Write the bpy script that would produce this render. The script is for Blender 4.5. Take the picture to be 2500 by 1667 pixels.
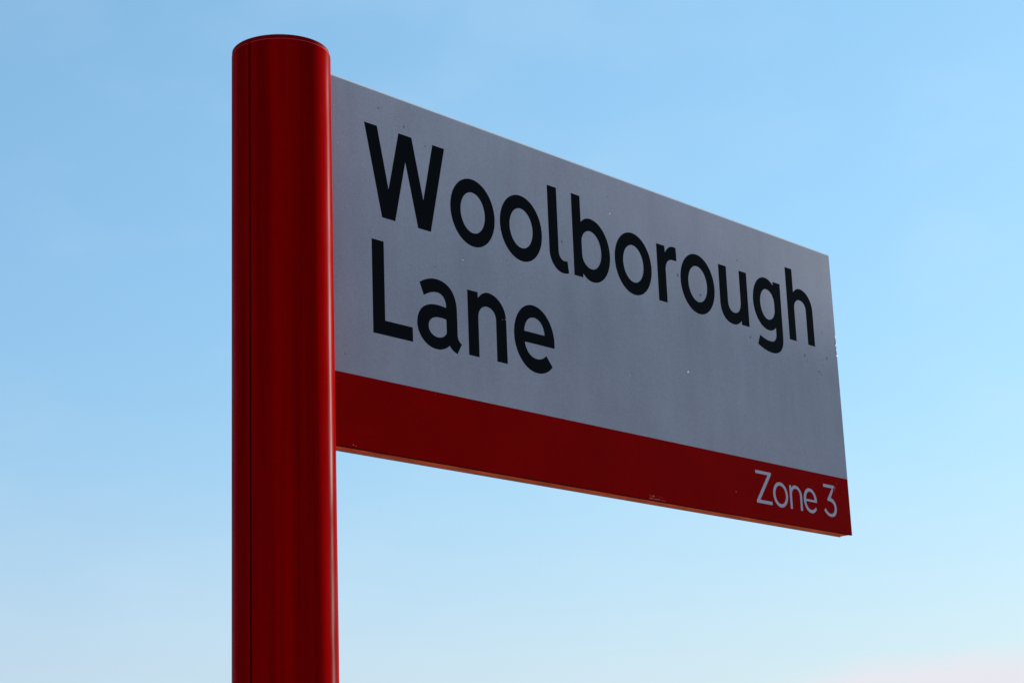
import bpy, bmesh, math, random
from mathutils import Matrix, Vector

for o in list(bpy.data.objects):
    bpy.data.objects.remove(o, do_unlink=True)
sc = bpy.context.scene
COL = sc.collection
R_ = math.radians

# ------------------------------------------------------------------ camera
EYE = 1.60                                   # camera height above the pavement
TOP = EYE + 1.10480546                       # height of the sign panel's top edge
CR = (0.670139, -0.741267, -0.037889)        # camera right
CU = (-0.167769, -0.201002, 0.965118)        # camera up
CF = (0.723026, 0.640407, 0.259061)          # camera forward
cam = bpy.data.objects.new('camera', bpy.data.cameras.new('camera'))
COL.objects.link(cam)
cam.matrix_world = Matrix(((CR[0], CU[0], -CF[0], -1.68173),
                           (CR[1], CU[1], -CF[1], -1.90801),
                           (CR[2], CU[2], -CF[2], EYE),
                           (0, 0, 0, 1)))
cam.data.sensor_width = 36.0
cam.data.lens = 4660.92 / 2500 * 36.0
cam.data.clip_end = 5000
sc.camera = cam

# ------------------------------------------------------------------ sky and sun
SUN_EL, SUN_ROT = R_(17), R_(89.95)
world = bpy.data.worlds.new('World')
sc.world = world
world.use_nodes = True
nt = world.node_tree
bg = nt.nodes['Background']
bg.inputs['Strength'].default_value = 0.15
sky = nt.nodes.new('ShaderNodeTexSky')
sky.sky_type = 'NISHITA'
sky.sun_disc = False
sky.sun_elevation, sky.sun_rotation = SUN_EL, SUN_ROT
sky.air_density, sky.dust_density, sky.ozone_density = 1.6, 0.2, 4.0
tint = nt.nodes.new('ShaderNodeMix'); tint.data_type = 'RGBA'; tint.blend_type = 'MULTIPLY'
tint.inputs['Factor'].default_value = 1.0
tint.inputs['B'].default_value = (0.89, 1.06, 0.97, 1)       # cool white balance of the whole picture
nt.links.new(sky.outputs['Color'], tint.inputs['A'])
# a low bank of thin white cloud all round the horizon
tc = nt.nodes.new('ShaderNodeTexCoord')
sep = nt.nodes.new('ShaderNodeSeparateXYZ')
nt.links.new(tc.outputs['Generated'], sep.inputs[0])
mp = nt.nodes.new('ShaderNodeMapping'); mp.inputs['Scale'].default_value = (4, 4, 16); mp.inputs['Location'].default_value = (33.3, 11.7, 8.1)
nt.links.new(tc.outputs['Generated'], mp.inputs['Vector'])
nz = nt.nodes.new('ShaderNodeTexNoise'); nz.inputs['Scale'].default_value = 1.0
nz.inputs['Detail'].default_value = 4.0; nz.inputs['Roughness'].default_value = 0.45
nt.links.new(mp.outputs[0], nz.inputs['Vector'])
ma = nt.nodes.new('ShaderNodeMath'); ma.operation = 'MULTIPLY_ADD'
ma.inputs[1].default_value = -0.10
nt.links.new(nz.outputs['Fac'], ma.inputs[0])
nt.links.new(sep.outputs['Z'], ma.inputs[2])
mr = nt.nodes.new('ShaderNodeMapRange'); mr.interpolation_type = 'SMOOTHSTEP'
mr.inputs['From Min'].default_value = 0.030
mr.inputs['From Max'].default_value = 0.012
nt.links.new(ma.outputs[0], mr.inputs['Value'])
cm = nt.nodes.new('ShaderNodeMix'); cm.data_type = 'RGBA'
cm.inputs['B'].default_value = (4.25, 4.3, 4.6, 1)
nt.links.new(mr.outputs[0], cm.inputs['Factor'])
# summer haze: the sky pales gently towards the horizon, all round
hz = nt.nodes.new('ShaderNodeMapRange'); hz.interpolation_type = 'SMOOTHSTEP'
hz.inputs['From Min'].default_value = 0.779; hz.inputs['From Max'].default_value = 0.03
hz.inputs['To Max'].default_value = 0.52
nt.links.new(sep.outputs['Z'], hz.inputs['Value'])
hm = nt.nodes.new('ShaderNodeMix'); hm.data_type = 'RGBA'
hm.inputs['B'].default_value = (1.09, 1.79, 4.46, 1)
nt.links.new(hz.outputs[0], hm.inputs['Factor'])
nt.links.new(tint.outputs['Result'], hm.inputs['A'])
hz2 = nt.nodes.new('ShaderNodeMapRange'); hz2.interpolation_type = 'SMOOTHSTEP'
hz2.inputs['From Min'].default_value = 0.25; hz2.inputs['From Max'].default_value = 0.06
hz2.inputs['To Max'].default_value = 0.30
nt.links.new(sep.outputs['Z'], hz2.inputs['Value'])
hm2 = nt.nodes.new('ShaderNodeMix'); hm2.data_type = 'RGBA'
hm2.inputs['B'].default_value = (4.0, 4.1, 5.15, 1)
nt.links.new(hz2.outputs[0], hm2.inputs['Factor'])
nt.links.new(hm.outputs['Result'], hm2.inputs['A'])
un = nt.nodes.new('ShaderNodeTexNoise'); un.inputs['Scale'].default_value = 7.0
un.inputs['Detail'].default_value = 5.0; un.inputs['Roughness'].default_value = 0.5
mp4 = nt.nodes.new('ShaderNodeMapping'); mp4.inputs['Scale'].default_value = (1, 1, 2.2)
nt.links.new(tc.outputs['Generated'], mp4.inputs['Vector']); nt.links.new(mp4.outputs[0], un.inputs['Vector'])
ur = nt.nodes.new('ShaderNodeMapRange'); ur.interpolation_type = 'SMOOTHSTEP'
ur.inputs['From Min'].default_value = 0.42; ur.inputs['From Max'].default_value = 0.72
ur.inputs['To Max'].default_value = 0.13
nt.links.new(un.outputs['Fac'], ur.inputs['Value'])
hm3 = nt.nodes.new('ShaderNodeMix'); hm3.data_type = 'RGBA'
hm3.inputs['B'].default_value = (3.6, 4.4, 5.0, 1)
nt.links.new(ur.outputs[0], hm3.inputs['Factor'])
nt.links.new(hm2.outputs['Result'], hm3.inputs['A'])
nt.links.new(hm3.outputs['Result'], cm.inputs['A'])
nt.links.new(cm.outputs['Result'], bg.inputs['Color'])

sun = bpy.data.objects.new('sun', bpy.data.lights.new('sun', 'SUN'))
COL.objects.link(sun)
sun.data.energy = 5.0
sun.data.angle = R_(0.5)
sun.data.color = (1.0, 0.94, 0.86)
sd = Vector((math.sin(SUN_ROT) * math.cos(SUN_EL), math.cos(SUN_ROT) * math.cos(SUN_EL), math.sin(SUN_EL)))
sun.rotation_euler = sd.to_track_quat('Z', 'Y').to_euler()
sun.location = sd * 30

sc.render.engine = 'CYCLES'
sc.cycles.sample_clamp_indirect = 2.0
sc.cycles.caustics_reflective = False
sc.view_settings.view_transform = 'Standard'
sc.view_settings.look = 'None'
sc.view_settings.exposure = 0.34
sc.view_settings.gamma = 1.0
sc.view_settings.use_curve_mapping = False

# ------------------------------------------------------------------ materials
def material(name, color, rough=0.5, spec=0.5, coat=0.0, aniso=0.0, ior=1.5):
    m = bpy.data.materials.new(name)
    m.use_nodes = True
    b = m.node_tree.nodes['Principled BSDF']
    b.inputs['Base Color'].default_value = (*color, 1)
    b.inputs['Roughness'].default_value = rough
    b.inputs['Specular IOR Level'].default_value = spec
    b.inputs['IOR'].default_value = ior
    b.inputs['Coat Weight'].default_value = coat
    b.inputs['Anisotropic'].default_value = aniso
    return m, m.node_tree, b

def node(t, kind, **kw):
    n = t.nodes.new(kind)
    for k, v in kw.items():
        if k in n.inputs: n.inputs[k].default_value = v
        else: setattr(n, k, v)
    return n

def vary(t, b, color, coords, scale, amount, stretch=(1, 1, 1), detail=4):
    """mottle a base colour by +-amount with noise in object space"""
    mpn = node(t, 'ShaderNodeMapping'); mpn.inputs['Scale'].default_value = stretch
    t.links.new(coords, mpn.inputs['Vector'])
    n = node(t, 'ShaderNodeTexNoise', Scale=scale, Detail=detail, Roughness=0.6)
    t.links.new(mpn.outputs[0], n.inputs['Vector'])
    r = node(t, 'ShaderNodeMapRange')
    r.inputs['From Min'].default_value = 0.3; r.inputs['From Max'].default_value = 0.7
    r.inputs['To Min'].default_value = 1 - amount; r.inputs['To Max'].default_value = 1 + amount
    t.links.new(n.outputs['Fac'], r.inputs['Value'])
    return r.outputs[0]

def scaled(t, fac, color_socket_or_value):
    mx = node(t, 'ShaderNodeMix', data_type='RGBA', blend_type='MULTIPLY')
    mx.inputs['Factor'].default_value = 1
    if isinstance(color_socket_or_value, tuple): mx.inputs['A'].default_value = (*color_socket_or_value, 1)
    else: t.links.new(color_socket_or_value, mx.inputs['A'])
    t.links.new(fac, mx.inputs['B'])
    return mx.outputs['Result']

RED = (0.255, 0.0003, 0.0007)
# gloss stove-enamel red of the post: vertical colour streaks painted in as reflections, faint dust, fine waviness in the gloss
m_post, t, b = material('red_enamel', RED, 0.36, 0.5, 0, 0.9, 1.024)
b.inputs['Anisotropic Rotation'].default_value = 0.25
oc = node(t, 'ShaderNodeTexCoord').outputs['Object']
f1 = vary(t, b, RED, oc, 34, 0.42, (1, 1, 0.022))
f2 = vary(t, b, RED, oc, 60, 0.05)
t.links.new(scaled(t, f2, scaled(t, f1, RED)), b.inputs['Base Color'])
mpn = node(t, 'ShaderNodeMapping'); mpn.inputs['Scale'].default_value = (1, 1, 0.04)
t.links.new(oc, mpn.inputs['Vector'])
n = node(t, 'ShaderNodeTexNoise', Scale=40, Detail=3); t.links.new(mpn.outputs[0], n.inputs['Vector'])
bp = node(t, 'ShaderNodeBump', Strength=0.12, Distance=0.002); t.links.new(n.outputs['Fac'], bp.inputs['Height'])
t.links.new(bp.outputs[0], b.inputs['Normal'])
# dust and rain runs break the gloss up along the post
mp3 = node(t, 'ShaderNodeMapping'); mp3.inputs['Scale'].default_value = (1, 1, 0.12)
t.links.new(oc, mp3.inputs['Vector'])
n3 = node(t, 'ShaderNodeTexNoise', Scale=70, Detail=4); t.links.new(mp3.outputs[0], n3.inputs['Vector'])
r3 = node(t, 'ShaderNodeMapRange'); r3.inputs['From Min'].default_value = 0.35; r3.inputs['From Max'].default_value = 0.65
r3.inputs['To Min'].default_value = 0.2; r3.inputs['To Max'].default_value = 0.75
t.links.new(n3.outputs['Fac'], r3.inputs['Value']); t.links.new(r3.outputs[0], b.inputs['Specular IOR Level'])
# the enamel is rolled round the tube: it draws reflections of the sun out up and down the post
tg = node(t, 'ShaderNodeTangent', direction_type='RADIAL', axis='Z')
t.links.new(tg.outputs[0], b.inputs['Tangent'])

m_cap, t, b = material('maroon_cap', (0.21, 0.001, 0.004), 0.4, 0.5, ior=1.05)
m_glint, t, b = material('sunlit_enamel', (0.55, 0.035, 0.03), 0.5, 0.5, ior=1.05)  # tube's top chamfer: sun glint painted in as a lighter red
m_groove, t, b = material('dark_gap', (0.15, 0.001, 0.001), 0.9, 0.5, ior=1.05)

# white reflective film: pale grey-white with dust, drip stains and dark and light specks
WHITE = (0.385, 0.352, 0.40)
m_white, t, b = material('white_film', WHITE, 0.35, 0.5, ior=1.12)
oc = node(t, 'ShaderNodeTexCoord').outputs['Object']
fa = vary(t, b, WHITE, oc, 4, 0.07)
fb = vary(t, b, WHITE, oc, 380, 0.08, detail=2)
fc = vary(t, b, WHITE, oc, 20, 0.05, (1, 1, 0.15))
cur = scaled(t, fc, scaled(t, fb, scaled(t, fa, WHITE)))
def specks(cur, scale, cut, size, col):
    v = node(t, 'ShaderNodeTexVoronoi', Scale=scale); v.feature = 'F1'
    t.links.new(oc, v.inputs['Vector'])
    d = node(t, 'ShaderNodeMapRange'); d.interpolation_type = 'SMOOTHSTEP'
    d.inputs['From Min'].default_value = size; d.inputs['From Max'].default_value = size * 0.4
    t.links.new(v.outputs['Distance'], d.inputs['Value'])
    s = node(t, 'ShaderNodeSeparateColor'); t.links.new(v.outputs['Color'], s.inputs[0])
    g = node(t, 'ShaderNodeMath', operation='GREATER_THAN'); g.inputs[1].default_value = cut
    t.links.new(s.outputs[0], g.inputs[0])
    m = node(t, 'ShaderNodeMath', operation='MULTIPLY')
    t.links.new(d.outputs[0], m.inputs[0]); t.links.new(g.outputs[0], m.inputs[1])
    mx = node(t, 'ShaderNodeMix', data_type='RGBA')
    mx.inputs['B'].default_value = (*col, 1)
    t.links.new(m.outputs[0], mx.inputs['Factor']); t.links.new(cur, mx.inputs['A'])
    return mx.outputs['Result']
cur = specks(cur, 55, 0.75, 0.11, (0.30, 0.29, 0.31))
cur = specks(cur, 38, 0.85, 0.06, (0.12, 0.12, 0.13))
t.links.new(cur, b.inputs['Base Color'])

BAND = (0.305, 0.0004, 0.0006)
m_band, t, b = material('red_film', BAND, 0.4, 0.5, ior=1.04)
oc = node(t, 'ShaderNodeTexCoord').outputs['Object']
fa = vary(t, b, BAND, oc, 7, 0.08); fb = vary(t, b, BAND, oc, 300, 0.07, detail=2)
t.links.new(scaled(t, fb, scaled(t, fa, BAND)), b.inputs['Base Color'])

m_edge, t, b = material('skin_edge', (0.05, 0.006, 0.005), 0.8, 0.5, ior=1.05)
m_sunrim, t, b = material('sunlit_rim', (0.75, 0.75, 0.75), 0.3, 0.5)  # panel's rolled top edge: sunlit highlight put into a brighter colour

# the underside: bare, orange-red stained board edge with along-grain streaks
CORE = (0.78, 0.12, 0.045)
m_core, t, b = material('stained_board', CORE, 0.8, 0.5, ior=1.05)
oc = node(t, 'ShaderNodeTexCoord').outputs['Object']
fa = vary(t, b, CORE, oc, 150, 0.42, (0.15, 1, 1)); fb = vary(t, b, CORE, oc, 12, 0.15, (1, 1, 1))
cur = scaled(t, fb, scaled(t, fa, CORE))
cur = specks(cur, 45, 0.72, 0.10, (0.08, 0.02, 0.015))
t.links.new(cur, b.inputs['Base Color'])

INK = (0.006, 0.0065, 0.008)
m_black, t, b = material('black_film', INK, 0.4, 0.5, ior=1.05)
m_pale, t, b = material('pale_film', (0.47, 0.42, 0.48), 0.42, 0.5, ior=1.12)
m_chip, t, b = material('bare_chip', (0.88, 0.85, 0.82), 0.35, 0.6)
m_dark, t, b = material('dark_dirt', (0.15, 0.14, 0.16), 0.8, 0.5, ior=1.05)
m_redchip, t, b = material('faded_red', (0.62, 0.10, 0.09), 0.6, 0.3)

# pavement: weathered pale concrete
CON = (0.36, 0.335, 0.30)
m_ground, t, b = material('pale_concrete', CON, 0.9, 0.2)
oc = node(t, 'ShaderNodeTexCoord').outputs['Object']
fa = vary(t, b, CON, oc, 0.35, 0.18); fb = vary(t, b, CON, oc, 60, 0.16)
t.links.new(scaled(t, fb, scaled(t, fa, CON)), b.inputs['Base Color'])
n = node(t, 'ShaderNodeTexNoise', Scale=90, Detail=5); t.links.new(oc, n.inputs['Vector'])
bp = node(t, 'ShaderNodeBump', Strength=0.3, Distance=0.004); t.links.new(n.outputs['Fac'], bp.inputs['Height'])
t.links.new(bp.outputs[0], b.inputs['Normal'])

# ------------------------------------------------------------------ helpers
def link(name, me, mat, parent=None, loc=(0, 0, 0)):
    if mat and not me.materials: me.materials.append(mat)
    o = bpy.data.objects.new(name, me)
    COL.objects.link(o)
    o.parent = parent
    o.location = loc
    return o

def from_bm(name, bm, mat, parent=None, loc=(0, 0, 0), smooth=None):
    bmesh.ops.recalc_face_normals(bm, faces=bm.faces)
    me = bpy.data.meshes.new(name)
    bm.to_mesh(me); bm.free()
    if smooth is not None:
        me.polygons.foreach_set('use_smooth', [True] * len(me.polygons))
        me.set_sharp_from_angle(angle=R_(smooth))
    return link(name, me, mat, parent, loc)

def sweep_x(profile, x0, x1):
    """profile: closed (y, z) loop swept along x, ends capped"""
    bm = bmesh.new()
    a = [bm.verts.new((x0, y, z)) for y, z in profile]
    c = [bm.verts.new((x1, y, z)) for y, z in profile]
    n = len(profile)
    for i in range(n):
        bm.faces.new((a[i], a[(i + 1) % n], c[(i + 1) % n], c[i]))
    bm.faces.new(a); bm.faces.new(c)
    return bm

def box_profile(y0, y1, z0, z1):
    return [(y0, z0), (y1, z0), (y1, z1), (y0, z1)]

# ------------------------------------------------------------------ ground
bm = bmesh.new()
S = 1500.0
bm.faces.new([bm.verts.new(v) for v in ((-S, -S, 0), (S, -S, 0), (S, S, 0), (-S, S, 0))])
g = from_bm('pavement', bm, m_ground)
g['kind'] = 'structure'

# ------------------------------------------------------------------ the stop sign
root = bpy.data.objects.new('stop_sign', None)
COL.objects.link(root)
root.empty_display_size = 0.2
root['label'] = 'round red post holding a white sign lettered Woolborough Lane over a red Zone 3 band'
root['category'] = 'stop sign'

RAD = 0.070
TUBE_TOP = TOP + 0.0040
def hd(deg, r):            # compass heading (0 = +y, clockwise) to x, y
    return (r * math.sin(R_(deg)), r * math.cos(R_(deg)))

# tube with a sunk joint line down its left side and a hairline at the other side of the infill strip
GAPS = [(260.6, 1.2, 0.004), (281.5, 0.30, 0.0010)]
ring = []
N = 200
for i in range(N):
    h = 360.0 * i / N
    if any(abs(h - c) <= w + 0.5 for c, w, d in GAPS): continue
    ring.append((h, RAD))
for c, w, d in GAPS:
    ring += [(c - w - 0.35, RAD), (c - w, RAD - 0.0005), (c - w + 0.02, RAD - d), (c + w - 0.02, RAD - d), (c + w, RAD - 0.0005), (c + w + 0.35, RAD)]
ring.sort()
bm = bmesh.new()
levels = [(0.0, 0.0), (TUBE_TOP - 0.0016, 0.0), (TUBE_TOP - 0.0007, 0.0003), (TUBE_TOP - 0.0002, 0.0008), (TUBE_TOP, 0.0016)]
rows = []
for z, inset in levels:
    rows.append([bm.verts.new((*hd(h, r - inset), z)) for h, r in ring])
K = len(ring)
gapface = []; rim = []
for a, c in zip(rows, rows[1:]):
    for i in range(K):
        j = (i + 1) % K
        f = bm.faces.new((a[i], a[j], c[j], c[i]))
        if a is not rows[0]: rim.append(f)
        if ring[i][1] < RAD - 0.0004 and ring[j][1] < RAD - 0.0004: gapface.append(f)
bm.faces.new(rows[-1])
bm.normal_update()
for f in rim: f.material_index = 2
for f in gapface: f.material_index = 1
me_post = from_bm('post', bm, None, root, smooth=35)
me_post.data.materials.append(m_post); me_post.data.materials.append(m_groove); me_post.data.materials.append(m_glint)

# cap: a thin disc let into the top of the tube, set a hair to one side
bm = bmesh.new()
prof = [(0.0, 0.0062), (0.0676, 0.0062), (0.0684, 0.0060), (0.0689, 0.0055), (0.0690, 0.0048), (0.0690, 0.0)]
prev = None
NC = 160
for r, z in prof[1:]:
    cur_ = [bm.verts.new((*hd(360.0 * i / NC, r), z)) for i in range(NC)]
    if prev:
        for i in range(NC):
            bm.faces.new((prev[i], prev[(i + 1) % NC], cur_[(i + 1) % NC], cur_[i]))
    else: bm.faces.new(cur_)
    prev = cur_
bm.faces.new(prev)
from_bm('cap', bm, m_cap, me_post, (*hd(311, 0.0006), TUBE_TOP - 0.0003), smooth=40)

# ------------------------------------------------------------------ panel: two skins over a board core
W, H, BANDTOP, T = 1.39716, 0.55165, 0.44524, 0.02799
X0 = 0.060
panel = from_bm('sign_panel', sweep_x([(-T/2 + 0.00346, -H + 0.0012), (T/2 - 0.00216, -H + 0.0012), (T/2 - 0.00216, -0.0205), (T/2 - 0.0031, -0.0120), (T/2 - 0.0031, -0.0012), (-T/2 + 0.0049, -0.0012), (-T/2 + 0.0049, -0.0120), (-T/2 + 0.00346, -0.0205)], X0, W - 0.001),
                m_core, root, (0, 0, TOP))
def skin_profile(yf, yb, rtop, rbot, zt=0.0):
    """front at yf, back at yb; the front top edge is rolled over"""
    s = 1 if yb > yf else -1
    foot = yf + s * abs(yb - yf) * 0.72          # the sheet itself is thinner than its rolled top
    p = [(foot, -H), (foot, -0.02), (yb, -0.012), (yb, zt)]
    for k in range(5):
        a = math.pi / 2 * k / 4
        p.append((yf + s * rtop * (1 - math.sin(a)), zt - rtop + rtop * math.cos(a)))
    for k in range(4):
        a = math.pi / 2 * k / 3
        p.append((yf + s * rbot * (1 - math.cos(a)), -H + rbot * (1 - math.sin(a))))
    return p
front = from_bm('front_skin', sweep_x(skin_profile(-T/2, -T/2 + 0.0048, 0.0046, 0.001, 0.0018), X0, W), m_white, panel, smooth=40)
front.data.materials.append(m_edge); front.data.materials.append(m_sunrim)
back = from_bm('back_skin', sweep_x(skin_profile(T/2, T/2 - 0.003, 0.0020, 0.001), X0, W), m_white, panel, smooth=40)
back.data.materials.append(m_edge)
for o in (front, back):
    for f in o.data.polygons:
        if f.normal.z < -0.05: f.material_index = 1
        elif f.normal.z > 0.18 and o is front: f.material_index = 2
YF = -T/2
FILM = 0.00010
from_bm('red_band', sweep_x(box_profile(YF - FILM, YF, -H + 0.0009, -BANDTOP), X0, W - 0.0004), m_band, panel)
from_bm('red_band', sweep_x(box_profile(-YF, -YF + FILM, -H + 0.0009, -BANDTOP), X0, W - 0.0004), m_band, panel)

# ------------------------------------------------------------------ lettering, cut from thin film (millimetres on the panel face)
KAP = 0.5523
class Path:
    def __init__(s): s.loops = []
    def M(s, x, z): s.loops.append([]); s.p = (x, z); s.loops[-1].append((x, z)); return s
    def L(s, *pts):
        for x, z in pts: s.loops[-1].append((x, z)); s.p = (x, z)
        return s
    def C(s, x1, z1, x2, z2, x, z, n=12):
        x0, z0 = s.p
        for i in range(1, n + 1):
            u = i / n; v = 1 - u
            s.loops[-1].append((v**3*x0 + 3*v*v*u*x1 + 3*v*u*u*x2 + u**3*x, v**3*z0 + 3*v*v*u*z1 + 3*v*u*u*z2 + u**3*z))
        s.p = (x, z); return s
    def V(s, x, z, n=14):      # quarter ellipse leaving vertically
        x0, z0 = s.p
        return s.C(x0, z0 + (z - z0) * KAP, x - (x - x0) * KAP, z, x, z, n)
    def Hz(s, x, z, n=14):     # quarter ellipse leaving horizontally
        x0, z0 = s.p
        return s.C(x0 + (x - x0) * KAP, z0, x, z - (z - z0) * KAP, x, z, n)
    def S(s, *pts, n=6):       # smooth curve through points (Catmull-Rom)
        q = [s.p] + list(pts)
        for i in range(len(q) - 1):
            a = q[i - 1] if i else q[i]; b_, c_ = q[i], q[i + 1]; d = q[i + 2] if i + 2 < len(q) else q[i + 1]
            s.C(b_[0] + (c_[0] - a[0]) / 6, b_[1] + (c_[1] - a[1]) / 6, c_[0] - (d[0] - b_[0]) / 6, c_[1] - (d[1] - b_[1]) / 6, c_[0], c_[1], n)
        return s
    def E(s, cx, cz, rx, rz, n=72):
        s.loops.append([(cx + rx * math.cos(2*math.pi*i/n), cz + rz * math.sin(2*math.pi*i/n)) for i in range(n)]); return s

def letter(path, mat, label, thick=0.00012, name='letter'):
    cu = bpy.data.curves.new(name, 'CURVE')
    cu.dimensions = '2D'; cu.fill_mode = 'BOTH'; cu.extrude = thick / 2
    for lp in path.loops:
        pts = [lp[0]]
        for q in lp[1:]:
            if abs(q[0] - pts[-1][0]) + abs(q[1] - pts[-1][1]) > 0.02: pts.append(q)
        if abs(pts[0][0] - pts[-1][0]) + abs(pts[0][1] - pts[-1][1]) < 0.02: pts.pop()
        sp = cu.splines.new('POLY'); sp.points.add(len(pts) - 1)
        for P, q in zip(sp.points, pts): P.co = (q[0] / 1000, q[1] / 1000, 0, 1)
        sp.use_cyclic_u = True
    tmp = bpy.data.objects.new(name, cu)
    me = bpy.data.meshes.new_from_object(tmp)
    bpy.data.objects.remove(tmp); bpy.data.curves.remove(cu)
    me.materials.clear()
    xs = [v.co.x for v in me.vertices]; zs = [v.co.y for v in me.vertices]
    cx, cz = (min(xs) + max(xs)) / 2, min(zs)
    me.transform(Matrix(((1, 0, 0, -cx), (0, 0, -1, 0), (0, 1, 0, -cz), (0, 0, 0, 1))))
    o = link(name, me, mat, panel, (cx, YF - thick / 2 - (FILM if mat is m_pale else 0), cz))
    if label: o['label'] = label
    return o

TP, XH, BL = -57.5, -95.8, -198.5
K_ = m_black
def big_o(cx): return Path().E(cx, -147.1, 50.0, 54.9).E(cx, -147.1, 27.35, 33.0)
letter(Path().M(147.7, TP).L((173.9, TP), (195.3, -151.9), (218.5, TP), (246, TP), (268.3, -151.9), (291, TP), (316.8, TP),
       (282.7, BL), (255.6, BL), (231.7, -100.5), (207.8, BL), (180.8, BL)), K_, 'black capital W')
letter(big_o(376.9), K_, 'black letter o, first after the capital W')
letter(big_o(489.0), K_, 'black letter o, before the l')
letter(Path().M(556.4, TP).L((579.4, TP), (579.2, -166)).V(592.6, -180.2).L((596.5, -179.9), (600.2, -178.9), (602.8, -198.9))
       .C(599, -200.6, 593, -201.5, 588.5, -201.5).Hz(556.3, -168), K_, 'black letter l')
letter(Path().M(616.7, TP).L((638.9, TP), (638.9, -102.7)).C(645.5, -96.2, 653.5, -92.2, 663.5, -92.2).Hz(711.9, -147.2).V(664, -202)
       .C(653.5, -202, 645.5, -197.8, 639.2, -191.7).L((638.9, BL), (616.5, BL))
       .M(638.9, -137).V(662, -114.3).Hz(688.8, -147.1).V(662, -179.9).Hz(638.9, -158), K_, 'black letter b')
letter(big_o(774.5), K_, 'black letter o, between b and r')
letter(Path().M(841.6, XH).L((865, XH), (865.2, -107.6)).C(871.5, -98.5, 880, -92.8, 890, -92.6).L((897.1, -93), (897.8, -116.8))
       .C(894, -117.5, 890, -117.7, 887, -117.6).C(874, -117, 865, -126.5, 864.9, -139).L((864.9, BL), (841.1, BL)), K_, 'black letter r')
letter(big_o(956.4), K_, 'black letter o, before the u')
letter(Path().M(1022.2, XH).L((1045.9, XH), (1045.8, -160)).C(1045.8, -173, 1053.5, -179.6, 1063.5, -179.6).C(1075.5, -179.6, 1084.8, -171, 1085, -156)
       .L((1085.3, XH), (1108.6, XH), (1108.1, BL), (1084.5, BL), (1084.3, -191.3)).C(1077.5, -197.8, 1069, -201.9, 1059.5, -201.9)
       .C(1036, -201.9, 1021.7, -189, 1021.6, -165), K_, 'black letter u')
letter(Path().M(1193.5, XH).L((1216.7, XH), (1215.6, -202)).C(1215, -222.5, 1201.5, -235.2, 1177, -235.2).C(1161, -235.2, 1144, -231, 1131.8, -224.9)
       .L((1140.2, -206.6)).C(1150, -211, 1163, -214, 1174, -213.6).C(1187, -213.2, 1193.3, -207, 1193.6, -196).L((1193.7, -184.7))
       .C(1187.5, -190, 1179.5, -193.3, 1170.5, -193.3).Hz(1125.3, -143.2).V(1167.5, -92.7).C(1177.5, -92.7, 1186, -96.2, 1192.2, -101.9)
       .L((1193.4, -101.9))
       .M(1148.3, -143.3).V(1170.5, -114.6).Hz(1193.6, -138.5).L((1193.6, -149)).V(1171, -172.6).Hz(1148.3, -143.3), K_, 'black letter g')
letter(Path().M(1238, TP).L((1260.7, TP), (1260.5, -102.7)).C(1267, -96.5, 1274.5, -92.4, 1284, -92.4).Hz(1322.3, -130).L((1322.2, BL), (1298.9, BL), (1299.2, -132))
       .C(1299.2, -122, 1291, -115.2, 1280, -115.2).C(1269.5, -115.2, 1260.5, -122, 1260.4, -134).L((1260.4, BL), (1237.3, BL)), K_, 'black letter h')
letter(Path().M(158.5, -235.4).L((182.8, -235.4), (182.7, -355.2), (238.8, -355.2), (238.8, -377), (158.4, -377)), K_, 'black capital L')
letter(Path().M(255.5, -282.1).C(265, -276, 278, -270.8, 291.5, -270.8).C(317, -270.8, 334.2, -285, 334.2, -314).L((334.3, -351)).C(334.6, -357, 338, -361, 342.9, -363.2)
       .L((332.8, -379.9)).C(326, -378, 319.5, -374.5, 316.4, -369.7).C(309, -376, 299, -379.7, 288.5, -379.7).Hz(248.5, -345.3)
       .C(248.5, -324, 266, -310.8, 292, -310.8).C(299, -310.8, 305, -311.2, 310.9, -312).C(311.2, -299.5, 304, -291.4, 292.5, -291.4)
       .C(283, -291.4, 273, -295.3, 263.8, -300.8)
       .M(310.6, -330.3).C(304, -329.6, 298, -329.4, 293, -329.8).C(281, -330.8, 272.4, -337, 272.4, -346).C(272.4, -355, 281, -361, 292, -361)
       .C(300, -361, 307.5, -357, 310.7, -351), K_, 'black letter a')
letter(Path().M(358.5, -273.7).L((381.7, -273.7), (381.8, -282.7)).C(388.5, -275.5, 396.5, -270.4, 405.5, -270.4).Hz(444.8, -308).L((444.9, -376.6), (421.1, -376.6), (421.5, -311))
       .C(421.5, -300.5, 413, -293.3, 402, -293.3).C(391, -293.3, 381.4, -301, 381.4, -315).L((381.3, -376.5), (358.3, -376.5)), K_, 'black letter n')
letter(Path().M(557.8, -333.3).L((487, -333.4)).C(488.5, -347.5, 500, -357.2, 514, -357.2).C(523.5, -357.2, 531, -354, 537, -348.4).L((551, -364.7))
       .C(541.5, -375, 528.5, -380.2, 514, -380.2).Hz(462.3, -324).V(509, -270.5).Hz(558.2, -325)
       .M(486.4, -315.8).L((534.9, -315.8)).C(534, -300, 524, -290.7, 511, -290.7).C(497.5, -290.7, 488, -301, 486.4, -315.8), K_, 'black letter e')

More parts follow.
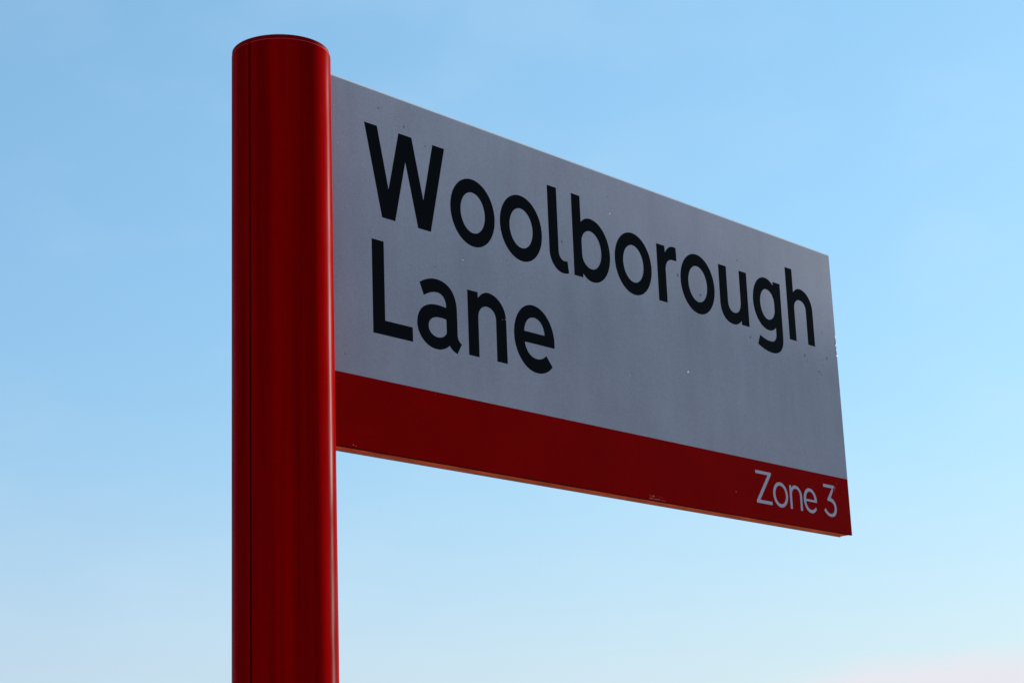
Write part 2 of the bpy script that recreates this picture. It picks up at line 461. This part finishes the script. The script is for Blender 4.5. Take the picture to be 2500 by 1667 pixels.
P_ = m_pale
letter(Path().M(1092.8, -463.3).L((1140.8, -463.3), (1140.6, -467.3), (1102.3, -516.1), (1139.9, -516.1), (1139.6, -521.9), (1091.4, -521.9), (1091.5, -518), (1130.3, -468.9), (1092.8, -468.9)), P_, 'pale capital Z')
letter(Path().E(1167.4, -500.2, 23.2, 22.9).E(1167.6, -500.2, 16.6, 16.9), P_, 'pale letter o')
letter(Path().M(1197.2, -478.9).L((1203, -478.9), (1203, -483.8)).C(1206, -480, 1210.5, -477.5, 1216, -477.5).Hz(1236.6, -496.5).L((1236.3, -522.1), (1229.9, -522.1), (1230.2, -496.5))
       .C(1230.2, -488, 1225, -483.3, 1217.5, -483.3).C(1209, -483.3, 1204, -489, 1203.9, -497).L((1203.7, -521.9), (1197.3, -521.9)), P_, 'pale letter n')
letter(Path().M(1284.9, -502.2).L((1249.2, -502.2)).C(1250, -511, 1256.5, -517.4, 1265.2, -517.4).C(1271, -517.4, 1276, -515, 1279.2, -511.2).L((1282.6, -514.5))
       .C(1278.5, -520, 1272.5, -523.3, 1265.2, -523.3).Hz(1242, -499).V(1262.5, -477.5).Hz(1285, -500)
       .M(1249.2, -498.2).L((1277.7, -498.2)).C(1277, -489, 1271, -483.3, 1263.5, -483.3).C(1255.5, -483.3, 1249.8, -490, 1249.2, -498.2), P_, 'pale letter e')
letter(Path().M(1310.1, -463.2).L((1346.6, -463.2), (1347.4, -465.4), (1343.0, -469.2), (1341.8, -474.5), (1332.6, -487.9)).C(1343, -489, 1350.6, -496.5, 1350.6, -506).C(1350.6, -516.5, 1342.5, -523.3, 1331, -523.3)
       .C(1321.5, -523.3, 1313.5, -519.5, 1308, -512.9).L((1313, -508.7)).C(1317, -514.5, 1323, -517.9, 1329.8, -517.9).C(1338, -517.9, 1343.6, -513, 1343.6, -505.5)
       .C(1343.6, -497.5, 1336, -493.6, 1322.2, -494).L((1321.3, -490.8), (1339.6, -468.7), (1310.7, -468.9)), P_, 'pale numeral 3 with its upper right corner scraped')

# ------------------------------------------------------------------ scrapes and chips on the face: tiny flakes, real pieces lying on the film
rng = random.Random(7)
def flakes(name, spots, mat, off):
    bm = bmesh.new()
    for x, z, r, *e in spots:
        el = e[0] if e else 1.0; rotn = e[1] if len(e) > 1 else rng.uniform(0, 3.14)
        n = 9
        ring_ = []
        for i in range(n):
            a = 2 * math.pi * i / n; rr = r * rng.uniform(0.7, 1.2)
            u, v = rr * math.cos(a) * el, rr * math.sin(a)
            ring_.append((x + u * math.cos(rotn) - v * math.sin(rotn), z + u * math.sin(rotn) + v * math.cos(rotn)))
        lo = [bm.verts.new((q[0] / 1000, YF - off, q[1] / 1000)) for q in ring_]
        top = bm.verts.new((x / 1000, YF - off - 0.00035, z / 1000))
        for i in range(n): bm.faces.new((lo[i], lo[(i + 1) % n], top))
        bm.faces.new(lo)
    o = from_bm(name, bm, mat, panel)
    o['kind'] = 'stuff'
    return o
flakes('paint_chips', [(93.5, -104.4, .8), (350.5, -228.7, 1.0, 1.5, .6), (231, -239.5, .5), (704.8, -136.8, .45), (717.2, -70.6, 1.3, 1.4, .4), (481.3, -231.3, .7),
        (910.4, -314.3, 1.7, 1.5, .9), (747.7, -345.9, .9), (443.1, -306.1, .6, 2, 1.4), (436.4, -307.4, .4, 1.6, .6), (429.9, -230.4, .5), (140.8, -196.7, .5),
        (1396.0, -167.2, .9, 3, 1.5), (1396.0, -184.0, .7, 5, 1.55), (1395.6, -193, .9, 2, 1.5), (1395.8, -204.5, 1.2, 1.6, 1.5), (88, -47.5, .7), (87, -72, .6)], m_chip, 0.0003)
flakes('dirt_specks', [(289.2, -251.7, 1.1), (230.5, -43.8, 1.6), (275.2, -63.4, 1.4), (177.3, -28.6, 1.5), (587.9, -148.1, 1.4, 2), (711.2, -42, 1.2),
        (962.5, -166, 1.8, 2), (899.1, -142, 1.6, 2), (1082.7, -77, 1.5, 1.6), (1283.9, -222.2, 1.8, 2, 1), (1290.2, -230.7, 1.3), (1107.5, -217.7, 1.4, 1.5),
        (1394.0, -180, 1.0, 7, 1.5), (1394.6, -197, 0.8, 5, 1.5), (1330, -246, 1.4, 2, .3), (1336, -250, 1.2, 2, 2), (1349, -168, 1.2), (1360, -215, 1.5, 2.5, 1.2)], m_dark, 0.00015)
scuff = []
for i in range(34):
    u = rng.random()
    scuff.append((782 + 42 * u, rng.choice((-543.2, -544.6, -547.9, -548.7, -549)) + rng.uniform(-.5, .4), rng.uniform(.25, .6), rng.uniform(2, 5), rng.uniform(-.15, .15)))
flakes('scuff_marks', scuff + [(1028.9, -509.9, .9), (282.6, -450.0, .6), (256.8, -487.1, .5), (115.1, -547, .7, 3, .1), (120, -548, .5, 3, .1),
        (1357.5, -457.5, .8), (1349.4, -466.2, .9, 2.6, -1.35), (1348.2, -471.5, .5, 5.5, -1.12)], m_redchip, FILM + 0.0001)

bpy.context.view_layer.update()
